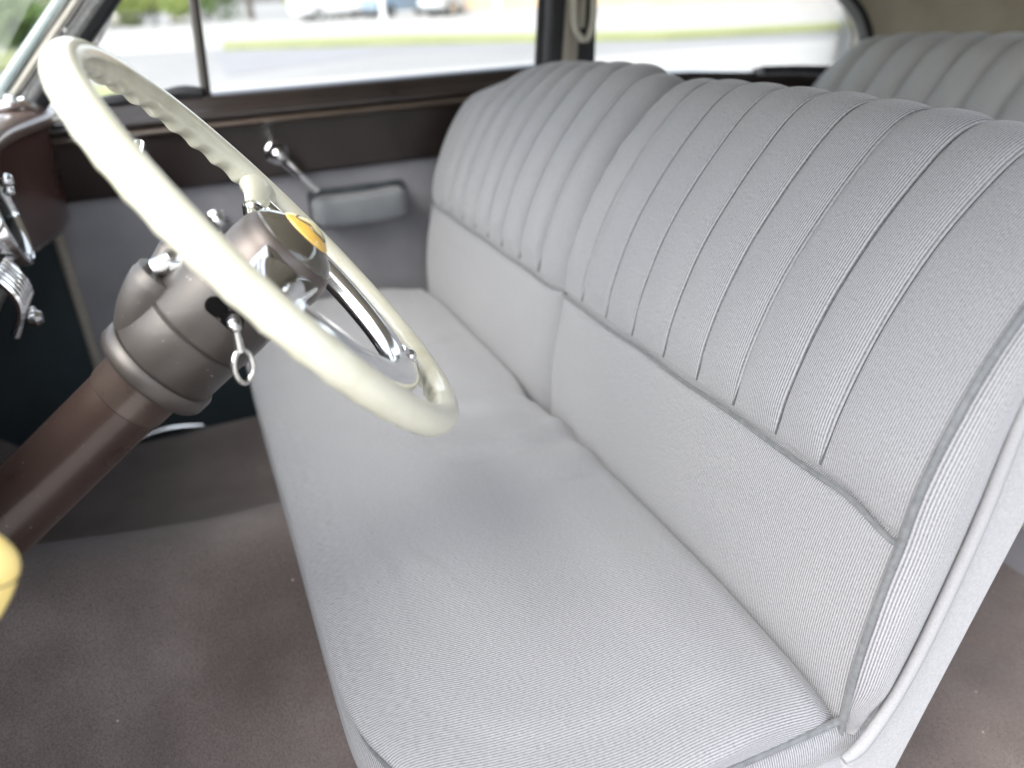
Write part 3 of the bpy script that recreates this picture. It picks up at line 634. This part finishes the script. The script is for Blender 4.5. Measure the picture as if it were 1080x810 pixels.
def seam_off(x, seams, edges, i):
    """puff of the flutes above the piping, plain bolster below it"""
    k = sstep(iw_pipe - .5, iw_pipe + 10, i)
    S = [edges[0]] + seams + [edges[1]]
    for a, b in zip(S[:-1], S[1:]):
        if a <= x <= b + 1e-9:
            f = (x - a) / (b - a); wd = b - a; amp = (.0062 if x < 1.1145 else .0135) if wd < .09 else .0045
            d = amp * (1 - abs(2 * f - 1) ** 2.6)
            e = min(x - a if a != edges[0] else 1, b - x if b != edges[1] else 1)
            d -= .0045 * math.exp(-(e / .0018) ** 2) if x < 1.1145 else .006 * math.exp(-(e / .004) ** 2)
            low = .010 * (1 - abs(2 * (x - edges[0]) / (edges[1] - edges[0]) - 1) ** 6) * math.sin(PI * min(1, max(0, (i - 12) / (iw_pipe - 12)))) ** .7 if i < iw_pipe + 1 else 0
            return d * k + low - .0070 * math.exp(-((i - iw_pipe + 2.4 * sstep(.485, .405, x)) / 1.0) ** 2)
    return 0
SD = [.514, .583, .657, .731, .807, .888, .963, 1.040]
SP = [1.205, 1.288, 1.374, 1.447, 1.520, 1.597, 1.670, 1.742]
def half(seams, xa, xb, ra, rb):
    xs = []; S = [xa] + seams + [xb]
    for a, b in zip(S[:-1], S[1:]):
        nseg = max(10, int((b - a) / .008))
        fs = [0, .0015 / (b - a), .0035 / (b - a), .007 / (b - a)] + [k / nseg for k in range(1, nseg) if .1 < k / nseg < .9] + [1 - .007 / (b - a), 1 - .0035 / (b - a), 1 - .0015 / (b - a)]
        xs += [a + (b - a) * f for f in fs]
    xs.append(xb); xs = [x for x in xs if xa + ra * .98 < x < xb - rb * .98]
    cols = []
    for r, e, sgn in ((ra, xa, 1),):
        cols.append((e, -.075)); cols.append((e, -.05)); cols.append((e, -r - .008))
        for k in range(9): t = PI / 2 * k / 8; cols.append((e + sgn * r * (1 - math.cos(t)), -r * (1 - math.sin(t))))
    cols += [(x, 0) for x in xs]
    tail = []
    r, e = rb, xb
    for k in range(9): t = PI / 2 * k / 8; tail.append((e - r * (1 - math.cos(t)), -r * (1 - math.sin(t))))
    tail.reverse(); tail += [(e, -r - .008), (e, -.05), (e, -.075)]
    cols += tail
    rows, uvs = [], []; L = [0]
    for i in range(1, NW): L.append(L[-1] + math.hypot(prof[i][0] - prof[i - 1][0], prof[i][1] - prof[i - 1][1]))
    UA = [xa - .08]
    for (x_, o_), (x2_, o2_) in zip(cols[:-1], cols[1:]): UA.append(UA[-1] + math.hypot(x2_ - x_, o2_ - o_))
    for (x, o), u_ in zip(cols, UA):
        fade = 1 if o == 0 else max(0, 1 + o / .035)
        gr = (lambda i: .55 + 1.55 * sstep(iw_pipe, I_TOP, i)) if (xa > 1 and o < 0 and x < xa + .1) else (lambda i: 1)
        rows.append([surf(x, i, o * gr(i) + seam_off(x, seams, (xa, xb), i) * fade) for i in range(NW)])
        uvs.append([(u_, L[i]) for i in range(NW)])
    return rows, uvs
SHELL = [(-.505, -.745), (-.520, -.715), (-.556, -.640), (-.582, -.555), (-.606, -.45), (-.628, -.345), (-.66, -.275), (-.70, -.225), (-.75, -.185), (-.790, -.185), (-.778, -.24), (-.69, -.487), (-.59, -.805), (-.575, -.87), (-.47, -.87), (-.475, -.80)]
WELT = [(-.488, -.715), (-.508, -.706), (-.533, -.669), (-.556, -.616), (-.574, -.556), (-.599, -.453), (-.619, -.336), (-.652, -.268), (-.70, -.212), (-.755, -.178)]
def backrest(seams, xa, xb, ra, rb, near):
    rows, uvs = half(seams, xa, xb, ra, rb)
    mb = MB(); mb.grid(rows, uvs); b = mb.build('backrest', 'cord', seat, angle=180, merge=False)
    # horizontal piping below the flutes
    pts = []
    for k in range(80):
        x = xa + ra * .12 + (xb - xa - (ra + rb) * .12) * k / 79; e = min((x - xa) / max(ra, .004), (xb - x) / max(rb, .004), 1); o = -(ra if x - xa < xb - x else rb) * (1 - math.sqrt(max(0, 1 - (1 - e) ** 2)))
        i = iw_pipe; dz = -.014 * sstep(.485, .405, x) + .0012 * math.sin(x * 31)
        q = surf(x, i, o + .0035); pts.append((q[0], q[1], q[2] + dz))
    mb = MB(); mb.tube(pts, .0029, 8); mb.build('piping', 'piping', b)
    for s_ in seams:                                   # dark line laid in each seam groove, painting in its shade
        line = [surf(s_, i, seam_off(s_, seams, (xa, xb), i) + .0009) for i in range(iw_pipe + 2, NW - 14)]
        mb = MB(); mb.tube(line, .0013 if near else .0026, 6); mb.build('seam', 'thread', b)
    x0, x1 = (xa - .012, xb - .002) if near else (xa + .002, xb - .16)
    mb = MB(); mb.prism(SHELL, x0, x1); mb.build('seat_back_shell', 'wool', b, bevel=.014, segs=4)
    return b
bd = backrest(SD, .403, 1.116, .006, .024, True)
bp_ = backrest(SP, 1.113, 1.838, .060, .035, False)
mb = MB(); mb.prism([(-.535, -.72), (-.545, -.60), (-.575, -.45), (-.62, -.34), (-.68, -.26), (-.70, -.26), (-.70, -.72)], 1.06, 1.17); mb.build('split_webbing', 'seam_dark', seat, bevel=.004)  # dark block added so the gap between the backs reads as shade
# near end of the driver backrest: ribbed gusset between edge piping and welt
fi = list(range(11, NW - 12)); edge = [surf(.403, i, -.003) for i in fi]; n = len(edge)
welt = spline([(.392, y, z) for y, z in [(-.506, -.696), (-.526, -.664), (-.550, -.612), (-.570, -.553), (-.5965, -.452), (-.6165, -.337)] + WELT[7:]], n)
rows, uvs = [], []
for k in range(15):
    f = k / 14; row = []; ur = []
    for i in range(n):
        p = Vector(edge[i]).lerp(welt[i], f); g = sstep(0, .12, i / n)
        p.x -= .016 * math.sin(PI * min(1, f * 1.0)) ** .8 * g + .003 * f; row.append(p); ur.append((f * .068, i * .0058))
    rows.append(row); uvs.append(ur)
mb = MB(); mb.grid(rows, uvs); mb.build('gusset', 'cord', bd, angle=180)
mb = MB(); mb.tube([(.4025, surf(.405, i, .0015)[1], surf(.405, i, .0015)[2]) for i in range(9, NW - 9)], .0037, 10); mb.build('edge_piping', 'piping', bd)
w2 = spline([(.3815, y, z) for y, z in WELT], 60); mb = MB(); mb.tube(w2, lambda t: .0066 - .002 * max(0, 1 - t * 40), 12, up=(1, 0, 0)); mb.build('welt', 'base_trim', bd)

# cushion
ZP = -.690
def outline(n=240):
    pts = [(.405, -.575)] + [(.405, -.575 + .20 * k) for k in (1,)]
    c = [(.405, -.575), (.405, -.45), (.407, -.33), (.414, -.25), (.433, -.170), (.481, -.103), (.548, -.064), (.62, -.047), (.75, -.044), (1.0, -.045), (1.3, -.045), (1.6, -.047), (1.73, -.054), (1.79, -.083), (1.815, -.145), (1.82, -.3), (1.82, -.575)]
    return [(p.x, p.y) for p in spline([(a, b, 0) for a, b in c], n)]
OUT = outline()
def xlim(y):
    lo = [(p, q) for p, q in zip(OUT[:-1], OUT[1:]) if (p[1] - y) * (q[1] - y) <= 0 and p[1] != q[1]]
    xs = [p[0] + (q[0] - p[0]) * (y - p[1]) / (q[1] - p[1]) for p, q in lo]; return min(xs), max(xs)
def edge_d(x, y):
    d = 9
    for (ax_, ay), (bx, by) in zip(OUT[:-1:2], OUT[2::2]):
        vx, vy = bx - ax_, by - ay; L = vx * vx + vy * vy
        t = max(0, min(1, ((x - ax_) * vx + (y - ay) * vy) / L)) if L else 0
        d = min(d, math.hypot(x - ax_ - t * vx, y - ay - t * vy))
    return d
def edge_n(x, y):
    best = min(range(1, len(OUT) - 1), key=lambda i: (OUT[i][0] - x) ** 2 + (OUT[i][1] - y) ** 2)
    t = Vector((OUT[best + 1][0] - OUT[best - 1][0], OUT[best + 1][1] - OUT[best - 1][1])).normalized(); return -t.y, t.x
def cush_z(x, y, d):
    wd = .085; f = 1 - max(0, 1 - d / wd) ** 2.2
    z = ZP + .050 * max(0, f) ** .55
    z += .010 * sstep(.05, .22, d)                                       # crown
    z -= .002 * math.exp(-((x - .80) / .25) ** 2 - ((y + .33) / .14) ** 2)   # worn hollow of the driver's place
    z -= .012 * sstep(-.38, -.48, y) + .034 * sstep(-.474, -.512, y)                                        # falls to the backrest
    # hollow and pulls at the split of the backrests
    z -= .060 * math.exp(-((x - 1.135) / .055) ** 2 - ((y + .525) / .040) ** 2)
    def fold(x0, y0, x1, y1, amp, wid):
        vx, vy = x1 - x0, y1 - y0; L = math.hypot(vx, vy); t = ((x - x0) * vx + (y - y0) * vy) / L / L
        s = ((x - x0) * vy - (y - y0) * vx) / L + .012 * math.sin(t * 4)
        k = sstep(-.15, .15, t) * sstep(1.15, .7, t)
        return amp * k * (math.exp(-(s / wid) ** 2) - .8 * math.exp(-((s + wid * 1.6) / wid) ** 2))
    z += fold(1.02, -.50, .98, -.27, .009, .022)
    z += fold(1.10, -.48, 1.15, -.30, .006, .025)
    z += fold(.93, -.49, .86, -.38, .004, .018)
    z += fold(.80, -.16, .60, -.21, .0012, .007) + fold(.86, -.11, .66, -.13, .0010, .006) + fold(.70, -.40, .52, -.36, .0012, .009) + fold(1.45, -.45, 1.38, -.28, .003, .016)
    z += .0022 * noise.noise(Vector((x * 5, y * 6, 2))) + .0012 * noise.noise(Vector((x * 14, y * 11, 7)))
    return z
NY = 70; ysc = []
y_front = max(p[1] for p in OUT) - .0004
for k in range(NY + 1):
    f = k / NY; ysc.append(-.570 + (y_front + .570) * (1 - (1 - f) ** 2.2))
rows, uvs = [], []
NX = 200
for y in ysc:
    a, b = xlim(y); row = []; ur = []
    for i in range(NX + 1):
        f = i / NX; f = f - .155 * math.sin(2 * PI * f)                   # denser at the ends
        x = a + (b - a) * f; d = edge_d(x, y) if min(x - a, b - x, y_front - y) < .26 else .26
        if y < -.45: d = min(d if d else 9, 9)
        ox, oy = edge_n(x, y) if d < .06 else (0, 0); g = .030 * math.sin(PI * min(1, d / .05)) * (1 if y > -.30 else .35 + .65 * sstep(-.5, -.30, y))
        row.append((x + ox * g, y + oy * g, cush_z(x, y, max(0, d)))); ur.append((x, y))
    acc = [0]
    for p, q in zip(row[:-1], row[1:]): acc.append(acc[-1] + math.sqrt(sum((a_ - b_) ** 2 for a_, b_ in zip(p, q))))
    ur = [(1.1 + l_ - acc[NX // 2], y) for l_ in acc]
    rows.append(row); uvs.append(ur)
mb = MB(); mb.grid(rows, uvs); cu = mb.build('cushion', 'cord', seat, angle=180, merge=False)
mb = MB(); mb.tube([(x, y, ZP + .001) for x, y in OUT], .0042, 10); mb.build('piping', 'piping', cu)
rows, uvs = [], []; L = 0
for i, (x, y) in enumerate(OUT):
    a = OUT[max(0, i - 1)]; b = OUT[min(len(OUT) - 1, i + 1)]; t = Vector((b[0] - a[0], b[1] - a[1])).normalized(); nx, ny = -t.y, t.x
    if i: L += math.hypot(x - OUT[i - 1][0], y - OUT[i - 1][1])
    row = []; ur = []
    for k in range(11):
        f = k / 10; o = -.004 + .013 * math.sin(PI * f) ** .7; row.append((x + nx * o, y + ny * o, ZP - .002 - .058 * f)); ur.append((L, f * .05))
    rows.append(row); uvs.append(ur)
mb = MB(); mb.grid(rows, uvs); mb.build('cushion_band', 'cord', cu, angle=180)
# base with a padded upper edge
rows = []
for i, (x, y) in enumerate(OUT):
    a = OUT[max(0, i - 1)]; b = OUT[min(len(OUT) - 1, i + 1)]; t = Vector((b[0] - a[0], b[1] - a[1])).normalized(); nx, ny = -t.y, t.x
    rows.append([(x + nx * o, y + ny * o, z) for o, z in ((-.05, -.742), (-.012, -.738), (.004, -.742), (.010, -.752), (.008, -.766), (.0, -.775), (-.01, -.86), (-.03, FZ - .0), (-.08, FZ - .01))])
mb = MB(); mb.grid(rows); mb.build('seat_base', 'base_trim', seat, angle=60)

# ================================================================== rear seat
rear = thing('rear_seat', (1.05, -1.5, FZ), 'grey fluted rear bench seat behind the front seat under the headliner', 'seat')
RP = [(-1.42, -.60), (-1.455, -.45), (-1.50, -.34), (-1.56, -.25), (-1.625, -.185), (-1.69, -.165), (-1.74, -.18), (-1.76, -.25)]
rp = [(p.x, p.y) for p in spline([(a, b, 0) for a, b in RP], 50)]
rows, uvs = [], []; xa, xb = .33, 1.765; FW = .092; n = 200
for i in range(n + 1):
    x = xa + (xb - xa) * i / n; f = ((x - xa) / FW) % 1; e = min(x - xa, xb - x); r = .16
    dd = .105 * (1 - math.sqrt(max(0, 1 - (1 - min(1, e / r)) ** 2))); row = []; ur = []
    for j, (y, z) in enumerate(rp):
        k = sstep(0, 14, j); y2 = y - dd * .25 * k; z2 = z - dd * sstep(-.55, -.17, z) - .022 * ((x - 1.05) / .7) ** 2 * k
        pf = .022 * (1 - abs(2 * f - 1) ** 2.8) * (1 if e > .03 else e / .03)
        a = rp[max(0, j - 1)]; b = rp[min(49, j + 1)]; ty, tz = b[0] - a[0], b[1] - a[1]; L = math.hypot(ty, tz)
        row.append((x, y2 + tz / L * pf, z2 - ty / L * pf)); ur.append((x, j * .02))
    rows.append(row); uvs.append(ur)
mb = MB(); mb.grid(rows, uvs); mb.build('backrest', 'cord_rear', rear, angle=180, merge=False)
mb = MB(); mb.box((xa + .05, -1.72, -.9), (xb - .05, -1.52, -.34)); mb.build('backrest_core', 'seam_dark', rear, bevel=.02)
rows, uvs = [], []
for i in range(61):
    x = .30 + (1.78 - .30) * i / 60; e = min(x - .30, 1.78 - x); k = math.sqrt(max(0, 1 - (1 - min(1, e / .06)) ** 2))
    rows.append([(x, y, z - .03 * (1 - k)) for y, z in [(-1.50, -.60), (-1.40, -.585), (-1.30, -.58), (-1.22, -.59), (-1.185, -.62), (-1.18, -.66), (-1.19, -.71)]]); uvs.append([(x, j * .06) for j in range(7)])
mb = MB(); mb.grid(rows, uvs); mb.build('cushion', 'cord_rear', rear, angle=180)
mb = MB(); mb.box((.30, -1.5, -.875), (1.78, -1.205, -.712)); mb.build('seat_riser', 'seam_dark', rear, bevel=.006)
mb = MB(); mb.box((.30, -1.49, FZ - .01), (1.78, -1.195, -.875)); mb.build('kick_panel', 'door_cloth', rear, bevel=.004)
mb = MB(); mb.tube([(.31, -1.196, -.868), (1.77, -1.196, -.868)], .007, 8); mb.build('riser_strip', 'windlace', rear)

# ================================================================== outside the windows
def foliage(m, c, rad, n, size, seed, mi=0):
    rnd = random.Random(seed)
    lobes = [(Vector((rnd.uniform(-.6, .6) * rad[0], rnd.uniform(-.6, .6) * rad[1], rnd.uniform(-.55, .55) * rad[2])), rnd.uniform(.35, .6)) for _ in range(9)]
    for _ in range(n):
        lc, lr = rnd.choice(lobes); d = Vector((rnd.gauss(0, 1), rnd.gauss(0, 1), rnd.gauss(0, 1))).normalized() * rnd.random() ** .4
        p = Vector(c) + lc + Vector((d.x * rad[0], d.y * rad[1], d.z * rad[2])) * lr
        a = Vector((rnd.gauss(0, 1), rnd.gauss(0, 1), rnd.gauss(0, 1))).normalized(); b = a.orthogonal().normalized(); s = size * rnd.uniform(.6, 1.3)
        m.add([p - a * s, p + b * s * .5, p + a * s, p - b * s * .5], [(0, 1, 2, 3)], mi=mi)
def tree(x, y, h, r, label, mat='leaf', seed=1):
    t = thing('tree', (x, y, -GZ), label, 'tree', 'trees beyond the car park'); z0 = -GZ
    m = MB(); m.tube(spline([(x, y, z0), (x + .1, y + .05, z0 + h * .3), (x, y + .1, z0 + h * .62)], 10), lambda f: .22 * (1 - .6 * f), 10)
    rnd = random.Random(seed)
    for k in range(5):
        a = rnd.random() * 6.28; m.tube([(x, y, z0 + h * (.28 + .06 * k)), (x + math.cos(a) * r * .3, y + math.sin(a) * r * .3, z0 + h * (.45 + .06 * k)), (x + math.cos(a) * r * .6, y + math.sin(a) * r * .6, z0 + h * (.55 + .06 * k))], lambda f: .09 * (1 - .6 * f), 7)
    m.build('trunk', 'bark', t)
    m = MB(); foliage(m, (x, y, z0 + h * .62), (r, r, h * .42), 2600, .26, seed); m.build('crown', mat, t, smooth=False, merge=False)
def bush(x, y, h, r, label, mat, seed):
    t = thing('bush', (x, y, -GZ), label, 'bush', 'bushes along the far side')
    m = MB()
    for k in range(5): a = k * 1.26 + seed; m.tube([(x, y, -GZ - .05), (x + math.cos(a) * r * .5, y + math.sin(a) * r * .5, -GZ + h * .7)], .03, 6)
    m.build('stem', 'bark', t)
    m = MB(); foliage(m, (x, y, -GZ + h * .5), (r, r, h * .62), 2200, .14, seed); m.build('foliage', mat, t, smooth=False, merge=False)
bush(58, 3.2, 2.6, 2.6, 'yellow green bush seen through the vent window beside the front pillar', 'leaf_yellow', 1)
bush(57, -.4, 2.3, 2.4, 'rounded green bush in the middle of the vent window', 'leaf_yellow', 2)
bush(59, -3.6, 2.6, 2.3, 'green bush just left of the vent window divider', 'leaf', 3)
bush(50, -9.0, 2.2, 2.0, 'low green bush right of the vent divider behind the verge', 'leaf_yellow', 4)
bush(36, 4.3, 2.0, 1.5, 'green bush seen through the windscreen above the lawn', 'leaf', 6)
bush(47, 6.6, 2.6, 2.2, 'taller dark green bush at the left edge of the windscreen', 'leaf', 8)
tree(56, -6.0, 9, 3.4, 'dark trunked tree just right of the vent window divider', 'leaf', 11)
tree(62, 7.5, 10, 4.0, 'broad green tree seen through the windscreen', 'leaf', 12)
tree(47, 8.8, 8, 3.2, 'nearer green tree at the far left of the windscreen', 'leaf_yellow', 13)
tree(38, -34, 8, 3.2, 'green tree beyond the rear quarter window', 'leaf_yellow', 14)
rnd = random.Random(5)
for k, (x, y, s, lb) in enumerate([(60.5, .9, .5, 'low pale boulder left of the rounded bush'), (58.5, -1.9, .42, 'small pale boulder between two green bushes'), (61.5, 2.2, .6, 'largest pale boulder under the yellow green bush')]):
    m = MB(); m.ball((x, y, -GZ + s * .45), s, 14, sc=(1.3, 1.5, .8)); m.v = [tuple(Vector(v) + Vector((noise.noise(Vector(v) * 2.1), noise.noise(Vector(v) * 2.3 + Vector((5, 0, 0))), noise.noise(Vector(v) * 2.2 + Vector((0, 9, 0))))) * .16 * s) for v in m.v]
    tag(m.build('boulder', 'rock'), lb, 'boulder', 'boulders by the bushes')
def far_car(x, y, rz, mat, label, van=False):
    t = thing('parked_car', (0, 0, 0), label, 'car', 'cars parked across the road'); hh = 1.9 if van else 1.45
    sidep = [(-2.2, .35), (-2.25, .75), (-1.9, .92), (-1.25, 1.0), (-.7, hh), (.9, hh), (1.55, 1.02), (2.2, .9), (2.25, .45), (2.1, .3)] if not van else [(-2.4, .35), (-2.45, 1.0), (-2.0, 1.15), (-1.4, hh), (2.3, hh), (2.4, 1.0), (2.4, .35)]
    m = MB(); m.prism(sidep, -.86, .86); m.build('body', mat, t, bevel=.09)
    for sx in (-.872, .842):
        m = MB(); m.prism([(-1.15, 1.02), (-.72, hh - .1), (.0, hh - .1), (.0, 1.02)], sx, sx + .03); m.build('window', 'dark_glass', t)
        m = MB(); m.prism([(.06, 1.02), (.06, hh - .1), (.85, hh - .1), (1.35, 1.04)], sx, sx + .03); m.build('window', 'dark_glass', t)
    for wx in (-1.4, 1.4):
        for sx in (-.80, .80):
            m = MB(); m.lathe([(-.1, .30), (-.09, .33), (.09, .33), (.1, .30)], (sx, wx, .33), (1, 0, 0), 24); w = m.build('wheel', 'black', t)
            m = MB(); m.lathe([(-.11, .2), (.11, .2)], (sx, wx, .33), (1, 0, 0), 20); m.build('rim', 'chrome_dull', w)
    t.location = (x, y, -GZ); t.rotation_euler = (0, 0, rz)
far_car(46, -13.0, .25, 'car_blue', 'blue grey saloon parked left of the tan building')
far_car(48, -9.7, .2, 'car_white', 'white van parked nearest the vent window divider', True)
far_car(43, -15.2, .4, 'car_silver', 'silver car parked touching the tan building corner')
def pole(x, y, h, label):
    t = thing('lamp_post', (x, y, -GZ), label, 'lamp post', 'pale posts across the road')
    m = MB(); m.lathe([(0, .16), (.3, .16), (.32, .10), (h, .06)], (x, y, -GZ), (0, 0, 1), 14); m.build('post', 'pole', t)
    m = MB(); m.tube([(x, y, -GZ + h), (x - .4, y, -GZ + h + .25), (x - 1.1, y, -GZ + h + .3)], .05, 8); m.box((x - 1.6, y - .14, -GZ + h + .22), (x - .95, y + .14, -GZ + h + .34)); m.build('lantern', 'pole', t)
pole(36.0, -9.2, 6, 'pale lamp post in front of the blue grey saloon'); pole(31.5, -12.6, 6, 'pale lamp post in front of the tan building')
bl = thing('building', (44, -30, -GZ), 'long low tan building with grey plinth across the road', 'building')
def wallbox(lo, hi): return MB().box(lo, hi)
ang = math.atan2(-21.0 + 14.5, 34 - 42)
m = MB(); m.box((0, -26, .22), (9, 0, 4.2)); wl_ = m.build('wall', 'tan_wall', bl, smooth=False)
m = MB(); m.box((-.08, -26.1, -.05), (9.1, .1, .22)); m.build('plinth', 'plinth', bl, smooth=False)
m = MB(); m.add([(-.5, -26.5, 4.2), (-.5, .5, 4.2), (9.5, .5, 4.2), (9.5, -26.5, 4.2), (4.5, -26.5, 6.3), (4.5, .5, 6.3)], [(0, 1, 5, 4), (1, 2, 5), (2, 3, 4, 5), (3, 0, 4), (0, 3, 2, 1)]); m.build('roof', 'roof', bl, smooth=False)
for k in range(6):
    m = MB(); m.box((-.05, -25 + k * 4.2, 1.7), (.05, -23.2 + k * 4.2, 3.2)); w_ = m.build('window', 'pole', bl, smooth=False)
    m = MB(); m.box((-.07, -24.9 + k * 4.2, 1.8), (-.055, -23.3 + k * 4.2, 3.1)); m.build('pane', 'dark_glass', w_, smooth=False)
for o in list(bl.children_recursive):
    if o.type == 'MESH' : pass
def shift(o): 
    for c in o.children: shift(c)
# the builder measured children against the building's own spot: undo, then turn the whole building
off = Vector(bl.location)
for o in bl.children_recursive:
    for v in o.data.vertices: v.co += off
bl.location = (43.5, -13.8, -GZ); bl.rotation_euler = (0, 0, math.radians(-50))

# ------------------------------------------------------------------ lift so that the car park is z = 0
for o in SC.objects:
    if o.parent is None: o.location.z += GZ
